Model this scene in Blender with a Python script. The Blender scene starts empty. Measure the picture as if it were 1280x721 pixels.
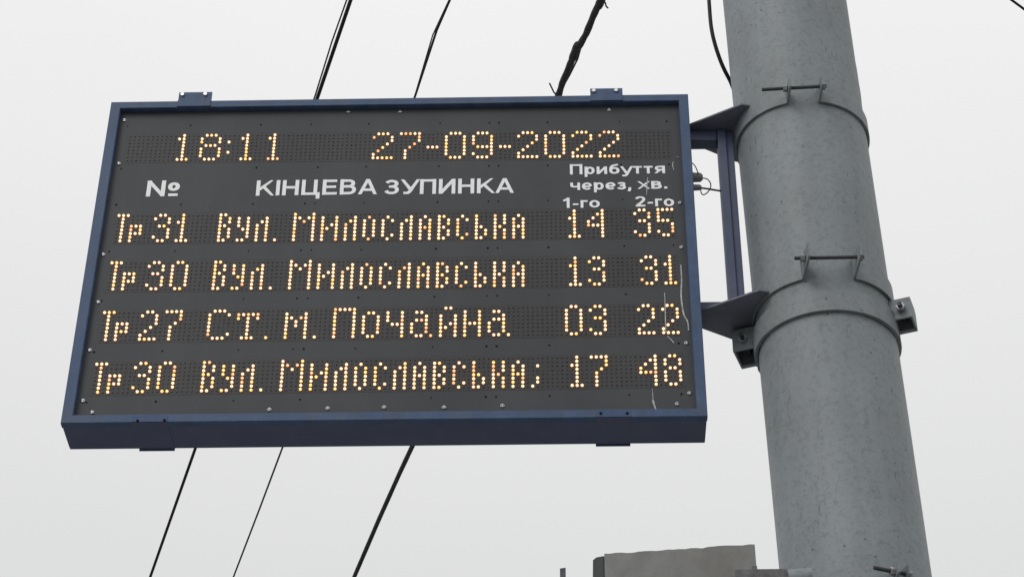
import bpy, bmesh, math, random
from mathutils import Vector, Matrix
random.seed(7)
R = math.radians
scn = bpy.context.scene
C = scn.collection

# ------------------------------------------------------------------ camera
F_PX, CX, CY = 2714.18, 640.0, 360.5          # focal length and centre in photo pixels (1280 x 721)
CAM = Vector((0.95116, -3.58786, 1.65))
RIGHT = Vector((0.99967193, 0.02523091, 0.00440739))
DOWN = Vector((-0.01193711, 0.61120021, -0.791386))
FWD = Vector((-0.02266119, 0.79107376, 0.61130088))
cd = bpy.data.cameras.new('camera')
cam = bpy.data.objects.new('camera', cd)
C.objects.link(cam)
m = Matrix((RIGHT, -DOWN, -FWD)).transposed().to_4x4()
m.translation = CAM
cam.matrix_world = m
cd.sensor_width = 36.0
cd.lens = F_PX / 1280.0 * 36.0
cd.clip_start = 0.05
cd.clip_end = 2000
scn.camera = cam

# ------------------------------------------------------------------ sky, sun, exposure
SUN_EL, SUN_AZ = R(42), R(215)                # azimuth clockwise from +Y
w = bpy.data.worlds.new('World'); scn.world = w; w.use_nodes = True
nt = w.node_tree; nt.nodes.clear()
out = nt.nodes.new('ShaderNodeOutputWorld')
sky = nt.nodes.new('ShaderNodeTexSky'); sky.sky_type = 'NISHITA'; sky.sun_disc = False
sky.sun_elevation = SUN_EL; sky.sun_rotation = SUN_AZ; sky.dust_density = 3.0
hs = nt.nodes.new('ShaderNodeHueSaturation'); hs.inputs['Saturation'].default_value = 0.10
b1 = nt.nodes.new('ShaderNodeBackground'); b1.inputs['Strength'].default_value = 0.05
nt.links.new(sky.outputs[0], hs.inputs['Color']); nt.links.new(hs.outputs[0], b1.inputs['Color'])
tc = nt.nodes.new('ShaderNodeTexCoord'); sp = nt.nodes.new('ShaderNodeSeparateXYZ')
rp = nt.nodes.new('ShaderNodeValToRGB')       # the cloud deck: paler overhead, greyer low down
rp.color_ramp.elements[0].position = 0.0; rp.color_ramp.elements[0].color = (0.40, 0.41, 0.41, 1)
rp.color_ramp.elements[1].position = 1.0; rp.color_ramp.elements[1].color = (0.93, 0.93, 0.93, 1)
e = rp.color_ramp.elements.new(0.50); e.color = (0.60, 0.605, 0.597, 1)
e = rp.color_ramp.elements.new(0.71); e.color = (0.775, 0.775, 0.768, 1)
nz = nt.nodes.new('ShaderNodeTexNoise'); nz.inputs['Scale'].default_value = 3.0; nz.inputs['Detail'].default_value = 3.0
mr = nt.nodes.new('ShaderNodeMapRange'); mr.inputs['To Min'].default_value = 0.965; mr.inputs['To Max'].default_value = 1.035
mx = nt.nodes.new('ShaderNodeVectorMath'); mx.operation = 'SCALE'
b2 = nt.nodes.new('ShaderNodeBackground'); b2.inputs['Strength'].default_value = 1.0
ad = nt.nodes.new('ShaderNodeAddShader')
nt.links.new(tc.outputs['Generated'], sp.inputs[0]); nt.links.new(sp.outputs['Z'], rp.inputs[0])
nt.links.new(tc.outputs['Generated'], nz.inputs['Vector']); nt.links.new(nz.outputs['Fac'], mr.inputs['Value'])
nt.links.new(rp.outputs[0], mx.inputs[0]); nt.links.new(mr.outputs[0], mx.inputs['Scale'])
nt.links.new(mx.outputs[0], b2.inputs['Color'])
nt.links.new(b1.outputs[0], ad.inputs[0]); nt.links.new(b2.outputs[0], ad.inputs[1])
nt.links.new(ad.outputs[0], out.inputs['Surface'])
sl = bpy.data.lights.new('sun', 'SUN'); sl.energy = 0.5; sl.angle = R(25); sl.color = (1, 0.97, 0.93)
so = bpy.data.objects.new('sun', sl); C.objects.link(so)
sd = Vector((math.sin(SUN_AZ) * math.cos(SUN_EL), math.cos(SUN_AZ) * math.cos(SUN_EL), math.sin(SUN_EL)))
so.rotation_euler = sd.to_track_quat('Z', 'Y').to_euler(); so.location = (0, -20, 30)
scn.view_settings.view_transform = 'Standard'; scn.view_settings.look = 'None'
scn.view_settings.exposure = 0.0; scn.view_settings.gamma = 1.0
scn.render.resolution_x = 1024; scn.render.resolution_y = 576

# ------------------------------------------------------------------ helpers
def ray(x, y): return FWD + RIGHT * ((x - CX) / F_PX) + DOWN * ((y - CY) / F_PX)
def atY(x, y, Y): d = ray(x, y); return CAM + d * ((Y - CAM.y) / d.y)
def atZ(x, y, Z): d = ray(x, y); return CAM + d * ((Z - CAM.z) / d.z)

def link(name, bm, mats, parent=None, smooth=False, loc=None):
    me = bpy.data.meshes.new(name)
    if loc is not None: bmesh.ops.translate(bm, verts=bm.verts, vec=-Vector(loc))
    bmesh.ops.recalc_face_normals(bm, faces=bm.faces)
    bm.to_mesh(me); bm.free()
    for mt in (mats if isinstance(mats, (list, tuple)) else [mats]): me.materials.append(mt)
    if smooth:
        me.polygons.foreach_set('use_smooth', [True] * len(me.polygons))
        if smooth != 'all': me.set_sharp_from_angle(angle=R(35))
    o = bpy.data.objects.new(name, me); C.objects.link(o)
    o.location = loc if loc is not None else (0, 0, 0)
    if parent:
        o.parent = parent
        o.matrix_parent_inverse = Matrix.Translation(parent_world(parent)).inverted()
    return o
def parent_world(p):
    v = Vector(p.location); q = p
    if p.parent: pass                          # locations below are all kept as world positions
    return v
def tag(o, label=None, cat=None, group=None, kind=None):
    if label: o['label'] = label
    if cat: o['category'] = cat
    if group: o['group'] = group
    if kind: o['kind'] = kind
    return o
def empty(name, loc, label, cat, group=None):
    o = bpy.data.objects.new(name, None); C.objects.link(o); o.location = loc
    o.empty_display_size = 0.05
    return tag(o, label, cat, group)
def box(bm, x0, x1, y0, y1, z0, z1, bevel=0.0):
    t = bmesh.new()
    vs = [t.verts.new((x, y, z)) for x in (x0, x1) for y in (y0, y1) for z in (z0, z1)]
    for f in ((0, 1, 3, 2), (4, 6, 7, 5), (0, 4, 5, 1), (2, 3, 7, 6), (0, 2, 6, 4), (1, 5, 7, 3)):
        t.faces.new([vs[i] for i in f])
    bmesh.ops.recalc_face_normals(t, faces=t.faces)
    if bevel: bmesh.ops.bevel(t, geom=t.edges[:], offset=bevel, segments=2, affect='EDGES', profile=0.5)
    me = bpy.data.meshes.new('tmp'); t.to_mesh(me); t.free(); bm.from_mesh(me); bpy.data.meshes.remove(me)
    return bm
def prism(bm, pts, z0, z1, bevel=0.0):
    t = bmesh.new()
    a = [t.verts.new((p[0], p[1], z0)) for p in pts]; b = [t.verts.new((p[0], p[1], z1)) for p in pts]
    n = len(pts)
    t.faces.new(a[::-1]); t.faces.new(b)
    for i in range(n): t.faces.new((a[i], a[(i + 1) % n], b[(i + 1) % n], b[i]))
    bmesh.ops.recalc_face_normals(t, faces=t.faces)
    if bevel: bmesh.ops.bevel(t, geom=t.edges[:], offset=bevel, segments=1, affect='EDGES')
    me = bpy.data.meshes.new('tmp'); t.to_mesh(me); t.free(); bm.from_mesh(me); bpy.data.meshes.remove(me)
    return bm
def smooth_path(pts, n=8):
    pts = [Vector(p) for p in pts]
    if len(pts) < 3: return pts
    P = [pts[0] * 2 - pts[1]] + pts + [pts[-1] * 2 - pts[-2]]
    res = []
    for i in range(1, len(P) - 2):
        for k in range(n):
            t = k / n
            a, b, c, d = P[i - 1], P[i], P[i + 1], P[i + 2]
            res.append(0.5 * ((2 * b) + (c - a) * t + (2 * a - 5 * b + 4 * c - d) * t * t + (3 * b - a - 3 * c + d) * t ** 3))
    res.append(P[-2]); return res
def tube(bm, pts, r, n=10, caps=True):
    pts = [Vector(p) for p in pts]; rs = r if isinstance(r, (list, tuple)) else [r] * len(pts)
    d0 = (pts[1] - pts[0]).normalized()
    up = Vector((0, 0, 1)) if abs(d0.z) < 0.9 else Vector((1, 0, 0))
    nrm = d0.cross(up).normalized(); rings = []
    for i, p in enumerate(pts):
        d = (pts[min(i + 1, len(pts) - 1)] - pts[max(i - 1, 0)]).normalized()
        nrm = (nrm - d * nrm.dot(d)).normalized(); bi = d.cross(nrm)
        rings.append([bm.verts.new(p + (nrm * math.cos(a) + bi * math.sin(a)) * rs[i])
                      for a in [2 * math.pi * k / n for k in range(n)]])
    for a, b in zip(rings, rings[1:]):
        for k in range(n): bm.faces.new((a[k], a[(k + 1) % n], b[(k + 1) % n], b[k]))
    if caps: bm.faces.new(rings[0][::-1]); bm.faces.new(rings[-1])
    return bm

# ------------------------------------------------------------------ materials
def mat(name, col, rough=0.5, metal=0.0, var=0.0, vscale=20.0, bump=0.0, bscale=60.0, spec=0.5, col2=None, stretch=None):
    mt = bpy.data.materials.new(name); mt.use_nodes = True
    n = mt.node_tree.nodes; l = mt.node_tree.links; p = n['Principled BSDF']
    p.inputs['Base Color'].default_value = (*col, 1); p.inputs['Roughness'].default_value = rough
    p.inputs['Metallic'].default_value = metal; p.inputs['Specular IOR Level'].default_value = spec
    g = n.new('ShaderNodeNewGeometry'); mp = n.new('ShaderNodeMapping'); l.new(g.outputs['Position'], mp.inputs['Vector'])
    if stretch: mp.inputs['Scale'].default_value = stretch
    if var or col2:
        z = n.new('ShaderNodeTexNoise'); z.inputs['Scale'].default_value = vscale; z.inputs['Detail'].default_value = 6
        z.inputs['Roughness'].default_value = 0.62
        l.new(mp.outputs[0], z.inputs['Vector'])
        c = n.new('ShaderNodeValToRGB'); c.color_ramp.elements[0].position = 0.32; c.color_ramp.elements[1].position = 0.68
        a = col2 if col2 else tuple(x * (1 - var) for x in col)
        b = col if col2 else tuple(min(1, x * (1 + var)) for x in col)
        c.color_ramp.elements[0].color = (*a, 1); c.color_ramp.elements[1].color = (*b, 1)
        l.new(z.outputs['Fac'], c.inputs[0]); l.new(c.outputs[0], p.inputs['Base Color'])
        rr = n.new('ShaderNodeMapRange'); rr.inputs['To Min'].default_value = max(0.05, rough - 0.12); rr.inputs['To Max'].default_value = min(1, rough + 0.12)
        l.new(z.outputs['Fac'], rr.inputs['Value']); l.new(rr.outputs[0], p.inputs['Roughness'])
    if bump:
        z2 = n.new('ShaderNodeTexNoise'); z2.inputs['Scale'].default_value = bscale; z2.inputs['Detail'].default_value = 5
        l.new(g.outputs['Position'], z2.inputs['Vector'])
        bp = n.new('ShaderNodeBump'); bp.inputs['Strength'].default_value = bump; bp.inputs['Distance'].default_value = 0.004
        l.new(z2.outputs['Fac'], bp.inputs['Height']); l.new(bp.outputs[0], p.inputs['Normal'])
    return mt
def emis(name, col, strength):
    mt = bpy.data.materials.new(name); mt.use_nodes = True
    p = mt.node_tree.nodes['Principled BSDF']
    p.inputs['Base Color'].default_value = (0.6, 0.5, 0.35, 1); p.inputs['Roughness'].default_value = 0.35
    p.inputs['Emission Color'].default_value = (*col, 1); p.inputs['Emission Strength'].default_value = strength
    return mt

M_FRAME = mat('blue_frame_paint', (0.038, 0.075, 0.158), 0.55, spec=0.4, var=0.20, vscale=30, bump=0.12, bscale=180)
M_FRAME2 = mat('blue_strap_paint', (0.032, 0.068, 0.152), 0.55, spec=0.4, var=0.2, vscale=22, bump=0.12, bscale=180)
M_HOUS2 = mat('blue_strap_dull_paint', (0.047, 0.064, 0.130), 0.5, var=0.12, vscale=16)
M_HOUS = mat('blue_housing_paint', (0.050, 0.066, 0.135), 0.48, var=0.12, vscale=9, bump=0.12, bscale=120)
M_BRACK = mat('violet_grey_bracket_paint', (0.050, 0.066, 0.132), 0.55, var=0.16, vscale=18, bump=0.2, bscale=140)
M_GUSSET = mat('grey_blue_gusset_paint', (0.125, 0.137, 0.175), 0.6, var=0.18, vscale=25, bump=0.2, bscale=140)
M_PANEL = mat('dark_panel_sheet', (0.050, 0.054, 0.061), 0.5, var=0.10, vscale=5, bump=0.05, bscale=300, spec=0.25)
M_MATRIX = mat('led_board_black', (0.041, 0.040, 0.042), 0.5, var=0.12, vscale=9, spec=0.3)
M_UNLIT2 = mat('dull_led_lens', (0.060, 0.060, 0.060), 0.25)
M_GLOW_RING = mat('led_painted_glow', (0.115, 0.056, 0.020), 0.5, spec=0.3)  # brown glow of the lit LEDs, put into the colour of a flat ring
M_UNLIT = mat('unlit_led_lens', (0.030, 0.029, 0.029), 0.35, spec=0.5)
M_HOLE = mat('hole_black', (0.008, 0.008, 0.010), 0.9, spec=0.1)
M_LED = [emis('lit_led_cream', (1.0, 0.64, 0.36), 1.7), emis('lit_led_yellow', (1.0, 0.54, 0.16), 1.6), emis('lit_led_pink', (1.0, 0.55, 0.38), 1.65), M_GLOW_RING, emis('lit_led_dim', (1.0, 0.42, 0.17), 1.25)]
M_WHITE = mat('white_vinyl_print', (0.90, 0.91, 0.93), 0.5, var=0.05, vscale=90)
M_SCREW = mat('zinc_screw', (0.62, 0.62, 0.63), 0.3, metal=1.0)
M_STEEL = mat('weathered_zinc', (0.30, 0.31, 0.32), 0.5, metal=0.6, var=0.3, vscale=60)
M_DARKST = mat('dark_oxidised_steel', (0.045, 0.047, 0.052), 0.6, metal=0.3, var=0.3, vscale=50)
M_RUBBER = mat('black_cable_rubber', (0.014, 0.014, 0.015), 0.6, var=0.3, vscale=50, spec=0.3)
M_GREYRUB = mat('weathered_cable_wrap', (0.055, 0.055, 0.058), 0.85, var=0.4, vscale=60, bump=0.6, bscale=120, spec=0.2)
M_GLAND = mat('grey_plastic_gland', (0.24, 0.235, 0.24), 0.6, var=0.1)
M_STREAK = mat('dried_glue_streak', (0.40, 0.41, 0.42), 0.7, var=0.3, vscale=120)
M_BOXF = mat('grey_beige_sheet', (0.205, 0.205, 0.198), 0.75, var=0.12, vscale=22, bump=0.25, bscale=90)
M_BOXD = mat('black_side_sheet', (0.040, 0.042, 0.044), 0.7, var=0.15, vscale=30)
M_RUST = mat('grimy_steel_arm', (0.075, 0.068, 0.074), 0.7, var=0.35, vscale=45, bump=0.4, bscale=90, col2=(0.16, 0.16, 0.165))
M_PAVE = mat('pale_concrete_paving', (0.27, 0.265, 0.255), 0.9, var=0.15, vscale=3.0, bump=0.3, bscale=60)
M_GROUND = mat('asphalt', (0.06, 0.06, 0.062), 0.9, var=0.2, vscale=0.8, bump=0.4, bscale=30)

def dusty(mt, amount, scale, stretch=(1, 1, 1), lift=(0.16, 0.16, 0.155)):
    """thin uneven film of dust mixed over the paint"""
    n = mt.node_tree.nodes; l = mt.node_tree.links; p = n['Principled BSDF']
    src = p.inputs['Base Color'].links[0].from_socket
    g = n.new('ShaderNodeNewGeometry'); mp = n.new('ShaderNodeMapping'); mp.inputs['Scale'].default_value = stretch
    z = n.new('ShaderNodeTexNoise'); z.inputs['Scale'].default_value = scale; z.inputs['Detail'].default_value = 8; z.inputs['Roughness'].default_value = 0.7
    r = n.new('ShaderNodeMapRange'); r.inputs['From Min'].default_value = 0.42; r.inputs['From Max'].default_value = 0.75; r.inputs['To Max'].default_value = amount
    x = n.new('ShaderNodeMix'); x.data_type = 'RGBA'; x.inputs['B'].default_value = (*lift, 1)
    l.new(g.outputs['Position'], mp.inputs['Vector']); l.new(mp.outputs[0], z.inputs['Vector']); l.new(z.outputs['Fac'], r.inputs['Value'])
    l.new(r.outputs[0], x.inputs['Factor']); l.new(src, x.inputs['A']); l.new(x.outputs['Result'], p.inputs['Base Color'])
dusty(M_PANEL, 0.16, 5, (1, 1, 0.3)); dusty(M_MATRIX, 0.14, 5, (1, 1, 0.3))
dusty(M_FRAME, 0.16, 22, (1, 1, 0.35), (0.20, 0.20, 0.19)); dusty(M_HOUS, 0.25, 18, (1, 1, 1), (0.12, 0.115, 0.105)); dusty(M_BRACK, 0.2, 16, (1, 1, 0.3), (0.18, 0.18, 0.18))
dusty(M_BOXF, 0.6, 14, (1, 1, 0.5), (0.11, 0.105, 0.095))

def pole_material(name, base, crack=True):
    mt = bpy.data.materials.new(name); mt.use_nodes = True
    n = mt.node_tree.nodes; l = mt.node_tree.links; p = n['Principled BSDF']
    p.inputs['Roughness'].default_value = 0.55; p.inputs['Specular IOR Level'].default_value = 0.35
    g = n.new('ShaderNodeNewGeometry'); mp = n.new('ShaderNodeMapping'); l.new(g.outputs['Position'], mp.inputs['Vector'])
    mp.inputs['Scale'].default_value = (1, 1, 0.28)
    def noise(sc, det, src=None, rough=0.6):
        z = n.new('ShaderNodeTexNoise'); z.inputs['Scale'].default_value = sc; z.inputs['Detail'].default_value = det; z.inputs['Roughness'].default_value = rough
        l.new(src or mp.outputs[0], z.inputs['Vector']); return z
    def ramp(f, p0, c0, p1, c1):
        c = n.new('ShaderNodeValToRGB'); c.color_ramp.elements[0].position = p0; c.color_ramp.elements[1].position = p1
        c.color_ramp.elements[0].color = (*c0, 1); c.color_ramp.elements[1].color = (*c1, 1); l.new(f, c.inputs[0]); return c
    def mul(a, b, fac=1.0):
        x = n.new('ShaderNodeMix'); x.data_type = 'RGBA'; x.blend_type = 'MULTIPLY'; x.inputs['Factor'].default_value = fac
        l.new(a, x.inputs['A']); l.new(b, x.inputs['B']); return x.outputs['Result']
    big = noise(5.0, 5); c1 = ramp(big.outputs['Fac'], 0.3, tuple(x * 0.86 for x in base), 0.7, tuple(x * 1.10 for x in base))
    fine = noise(220.0, 4, g.outputs['Position'], 0.7); c2 = ramp(fine.outputs['Fac'], 0.3, (0.90, 0.90, 0.90), 0.62, (1.02, 1.02, 1.02))
    col = mul(c1.outputs[0], c2.outputs[0])
    # paint pits: scattered small dark specks
    vo = n.new('ShaderNodeTexVoronoi'); vo.inputs['Scale'].default_value = 42; l.new(g.outputs['Position'], vo.inputs['Vector'])
    pit = ramp(vo.outputs['Distance'], 0.06, (0.30, 0.30, 0.30), 0.14, (1, 1, 1))
    msk = noise(11.0, 2, g.outputs['Position']); mk = ramp(msk.outputs['Fac'], 0.50, (0, 0, 0), 0.58, (1, 1, 1))
    x = n.new('ShaderNodeMix'); x.data_type = 'RGBA'; x.blend_type = 'MULTIPLY'
    l.new(mk.outputs[0], x.inputs['Factor']); l.new(col, x.inputs['A']); l.new(pit.outputs[0], x.inputs['B']); col = x.outputs['Result']
    bp = n.new('ShaderNodeBump'); bp.inputs['Strength'].default_value = 0.10; bp.inputs['Distance'].default_value = 0.003
    l.new(fine.outputs['Fac'], bp.inputs['Height'])
    if crack:
        wv = noise(3.0, 4, g.outputs['Position']); mv = n.new('ShaderNodeVectorMath'); mv.operation = 'ADD'
        sc = n.new('ShaderNodeVectorMath'); sc.operation = 'SCALE'; sc.inputs['Scale'].default_value = 0.25
        l.new(wv.outputs['Color'], sc.inputs[0]); l.new(g.outputs['Position'], mv.inputs[0]); l.new(sc.outputs[0], mv.inputs[1])
        v2 = n.new('ShaderNodeTexVoronoi'); v2.feature = 'DISTANCE_TO_EDGE'; v2.inputs['Scale'].default_value = 7
        l.new(mv.outputs[0], v2.inputs['Vector'])
        cr = ramp(v2.outputs['Distance'], 0.001, (0.45, 0.45, 0.45), 0.008, (1, 1, 1))
        m2 = noise(4.5, 3, g.outputs['Position']); k2 = ramp(m2.outputs['Fac'], 0.52, (0, 0, 0), 0.60, (0.5, 0.5, 0.5))
        y = n.new('ShaderNodeMix'); y.data_type = 'RGBA'; y.blend_type = 'MULTIPLY'
        l.new(k2.outputs[0], y.inputs['Factor']); l.new(col, y.inputs['A']); l.new(cr.outputs[0], y.inputs['B']); col = y.outputs['Result']
        b3 = n.new('ShaderNodeBump'); b3.inputs['Strength'].default_value = 0.35; b3.inputs['Distance'].default_value = 0.02
        l.new(big.outputs['Fac'], b3.inputs['Height']); l.new(b3.outputs[0], bp.inputs['Normal'])
    # rain streaks and old drips: noise stretched far along the pole
    ms = n.new('ShaderNodeMapping'); ms.inputs['Scale'].default_value = (1, 1, 0.05); l.new(g.outputs['Position'], ms.inputs['Vector'])
    dz = noise(26.0, 3, ms.outputs[0]); dc = ramp(dz.outputs['Fac'], 0.36, (0.95, 0.95, 0.945), 0.62, (1.02, 1.02, 1.02)); col = mul(col, dc.outputs[0])
    st2 = noise(2.2, 6, g.outputs['Position'], 0.7); sc2 = ramp(st2.outputs['Fac'], 0.38, (0.90, 0.895, 0.885), 0.60, (1.04, 1.04, 1.04)); col = mul(col, sc2.outputs[0])
    gr = noise(75.0, 3, g.outputs['Position'], 0.8); gc = ramp(gr.outputs['Fac'], 0.34, (0.80, 0.80, 0.80), 0.50, (1.02, 1.02, 1.02)); col = mul(col, gc.outputs[0])
    ck = n.new('ShaderNodeMapping'); ck.inputs['Scale'].default_value = (1, 1, 0.16); l.new(g.outputs['Position'], ck.inputs['Vector'])
    cv = n.new('ShaderNodeTexVoronoi'); cv.inputs['Scale'].default_value = 60; l.new(ck.outputs[0], cv.inputs['Vector'])
    cc = ramp(cv.outputs['Distance'], 0.05, (0.55, 0.55, 0.55), 0.12, (1, 1, 1))
    cm = noise(7.0, 2, g.outputs['Position']); ckm = ramp(cm.outputs['Fac'], 0.55, (0, 0, 0), 0.60, (1, 1, 1))
    h = n.new('ShaderNodeMix'); h.data_type = 'RGBA'; h.blend_type = 'MULTIPLY'
    l.new(ckm.outputs[0], h.inputs['Factor']); l.new(col, h.inputs['A']); l.new(cc.outputs[0], h.inputs['B']); col = h.outputs['Result']
    l.new(col, p.inputs['Base Color']); l.new(bp.outputs[0], p.inputs['Normal'])
    return mt
M_POLE = pole_material('pole_grey_paint', (0.235, 0.262, 0.278))
M_CLAMP = pole_material('clamp_grey_paint', (0.232, 0.256, 0.272), crack=False)

# ------------------------------------------------------------------ ground
bm = bmesh.new(); v = [bm.verts.new(p) for p in ((-600, -600, 0), (600, -600, 0), (600, 600, 0), (-600, 600, 0))]; bm.faces.new(v)
tag(link('ground', bm, M_GROUND), kind='structure')

bm = bmesh.new(); box(bm, -80, 80, -4.5, 7.5, -0.2, 0.14, 0.01)
tag(link('bounce_pavement', bm, M_PAVE), kind='structure')  # unseen pale slab, added to bounce light up onto the undersides
bm = bmesh.new(); box(bm, -80, 80, -4.66, -4.503, -0.2, 0.145, 0.012)
tag(link('kerb', bm, M_PAVE), kind='structure')

# ------------------------------------------------------------------ pole
PY, PX0, LEAN, PR, PRZ = 0.05, 1.49067, -0.0159086, 0.1426, -0.00026
def prad(z): return PR + PRZ * (z - 4.8)
def pole_pt(deg, r, z):                        # deg 0 faces the street side (-Y), positive towards +X
    a = R(deg); return Vector((PX0 + LEAN * (z - 4.8) + r * math.sin(a), PY - r * math.cos(a), z))
bm = bmesh.new(); N = 96; rings = []
zs = [0, 0.3, 1, 2, 3] + [3.2 + 0.1 * i for i in range(26)] + [6.5, 7.5, 9.0]
for z in zs:
    rr = prad(z)
    rings.append([bm.verts.new(pole_pt(360 * k / N, rr * (1 + 0.003 * math.sin(3 * R(360 * k / N) + z * 2.1) + 0.0025 * math.sin(5 * R(360 * k / N) - z * 4.3)), z)) for k in range(N)])
for a, b in zip(rings, rings[1:]):
    for k in range(N): bm.faces.new((a[k], a[(k + 1) % N], b[(k + 1) % N], b[k]))
bm.faces.new(rings[-1]); bm.faces.new(rings[0][::-1])
base = pole_pt(0, 0, 0)
tag(link('utility_pole', bm, M_POLE, smooth=True, loc=base), 'tall thick round pole in chipped grey paint that carries the display board', 'pole')

def band(bm, a0, a1, z0, z1, gap=0.0005, th=0.005, n=72, tilt=0.0, tdir=0.0):
    """a strap round the pole from angle a0 to a1 (degrees)"""
    pr = []
    for i in range(n + 1):
        a = a0 + (a1 - a0) * i / n
        dz = tilt * math.cos(R(a - tdir))
        r0 = prad((z0 + z1) / 2) * 1.006 + gap
        pr.append([bm.verts.new(pole_pt(a, r0, z0 + dz)), bm.verts.new(pole_pt(a, r0 + th, z0 + dz)),
                   bm.verts.new(pole_pt(a, r0 + th, z1 + dz)), bm.verts.new(pole_pt(a, r0, z1 + dz))])
    for a, b in zip(pr, pr[1:]):
        for k in range(4): bm.faces.new((a[k], a[(k + 1) % 4], b[(k + 1) % 4], b[k]))
    bm.faces.new(pr[0]); bm.faces.new(pr[-1][::-1])
    return bm
def ear(bm, deg, z0, z1, length, th, dirdeg, taper=0.0):
    """flat lug standing out from the pole at angle deg, pointing along dirdeg"""
    p = pole_pt(deg, prad(z0) * 1.006, z0); p.z = 0; d = Vector((math.sin(R(dirdeg)), -math.cos(R(dirdeg)), 0)); s = Vector((d.y, -d.x, 0)) * th / 2
    p = p - d * 0.004
    q = p + d * length
    vs = []
    for zz0, pt in ((z0, p), (z0 + taper, q)):
        for sg in (-1, 1): vs.append(bm.verts.new((pt.x + s.x * sg, pt.y + s.y * sg, zz0)))
    for zz1, pt in ((z1, p), (z1 - taper, q)):
        for sg in (-1, 1): vs.append(bm.verts.new((pt.x + s.x * sg, pt.y + s.y * sg, zz1)))
    for f in ((0, 1, 3, 2), (4, 6, 7, 5), (0, 4, 5, 1), (2, 3, 7, 6), (0, 2, 6, 4), (1, 5, 7, 3)): bm.faces.new([vs[i] for i in f])
    return p, q, d
def hexnut(bm, c, axis, r, h, n=6):
    axis = Vector(axis).normalized(); tube(bm, [Vector(c) - axis * h / 2, Vector(c) + axis * h / 2], r, n)
def rod_with_nuts(parent, c, ax, l0, l1, nuts, r=0.0042, names=('clamp_bolt', 'hex_nut'), mt=None, threads=True):
    """a threaded rod through c along ax, from -l0 to +l1; nuts at given offsets"""
    bm = bmesh.new(); ax = Vector(ax).normalized(); c = Vector(c)
    pts = []; rs = []
    L = l0 + l1; n = max(8, int(L / 0.0011))
    for i in range(n + 1):
        pts.append(c + ax * (-l0 + L * i / n)); rs.append(r * (1.0 if (i % 2 or not threads) else 0.86))
    tube(bm, pts, rs, 10)
    b = link(names[0], bm, mt or M_DARKST, parent, smooth=False, loc=c)
    for off, h in nuts:
        bm = bmesh.new(); hexnut(bm, c + ax * off, ax, r * 2.0, h)
        bmesh.ops.bevel(bm, geom=bm.edges[:], offset=0.0006, segments=1, affect='EDGES')
        nn = link(names[1], bm, M_STEEL, b, loc=c + ax * off)
    return b

# ------------------------------------------------------------------ the display board
PT = 0.01                                      # LED pitch
Z0 = 4.6298
def U(u): return u * PT
def V(vv): return Z0 - vv * PT
XL, XR, ZB, ZT, YF, YB = -0.0525, 1.2388, 4.0856, 4.9535, -0.014, 0.083
board = empty('led_display_board', ((XL + XR) / 2, 0.03, ZB), 'large blue framed electronic departure board with amber dotted lettering beside the pole', 'display board')
bm = bmesh.new()
i = 0.0012
# housing: thin walls and a back
box(bm, XL + i, XR - i, 0.0765, YB, ZB + i, ZT - i, 0.0012)
box(bm, XL + i, XR - i, YF + 0.006, 0.0763, ZB + i, ZB + 0.003)
box(bm, XL + i, XR - i, YF + 0.006, 0.0763, ZT - 0.003, ZT - i)
box(bm, XL + i, XL + 0.003, YF + 0.006, 0.0763, ZB + 0.0031, ZT - 0.0031)
box(bm, XR - 0.003, XR - i, YF + 0.006, 0.0763, ZB + 0.0031, ZT - 0.0031)
link('housing', bm, M_HOUS, board)
# frame bars, mitred
LW = 0.0225
def bar(a, b, c, d):                            # outer a,b inner c,d as (x,z)
    t = bmesh.new(); fr = [t.verts.new((p[0], YF, p[1])) for p in (a, b, c, d)]; bk = [t.verts.new((p[0], 0.004, p[1])) for p in (a, b, c, d)]
    t.faces.new(fr); t.faces.new(bk[::-1])
    for k in range(4): t.faces.new((fr[k], fr[(k + 1) % 4], bk[(k + 1) % 4], bk[k]))
    bmesh.ops.recalc_face_normals(t, faces=t.faces)
    bmesh.ops.bevel(t, geom=[e_ for e_ in t.edges if e_.calc_length() > 0.5], offset=0.0012, segments=2, affect='EDGES')
    link('frame_bar', t, M_FRAME, board, smooth=True)
xl, xr, zb, zt = XL + LW, XR - LW + 0.001, ZB + 0.020, ZT - 0.020
bar((XL, ZT), (XR, ZT), (xr, zt), (xl, zt)); bar((XL, ZB), (XR, ZB), (xr, zb), (xl, zb))
g = 0.0
bar((XL, ZB + g), (XL, ZT - g), (xl, zt - g), (xl, zb + g)); bar((XR, ZB + g), (XR, ZT - g), (xr, zt - g), (xr, zb + g))
# face panel
bm = bmesh.new(); box(bm, xl - 0.004, xr + 0.004, 0.0, 0.0025, zb - 0.004, zt + 0.004)
panel = link('face_panel', bm, M_PANEL, board)

# LED lines -----------------------------------------------------------
G = {}
def glyph(ch, rows, key=''): G[key + ch] = rows.split('/')
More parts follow.
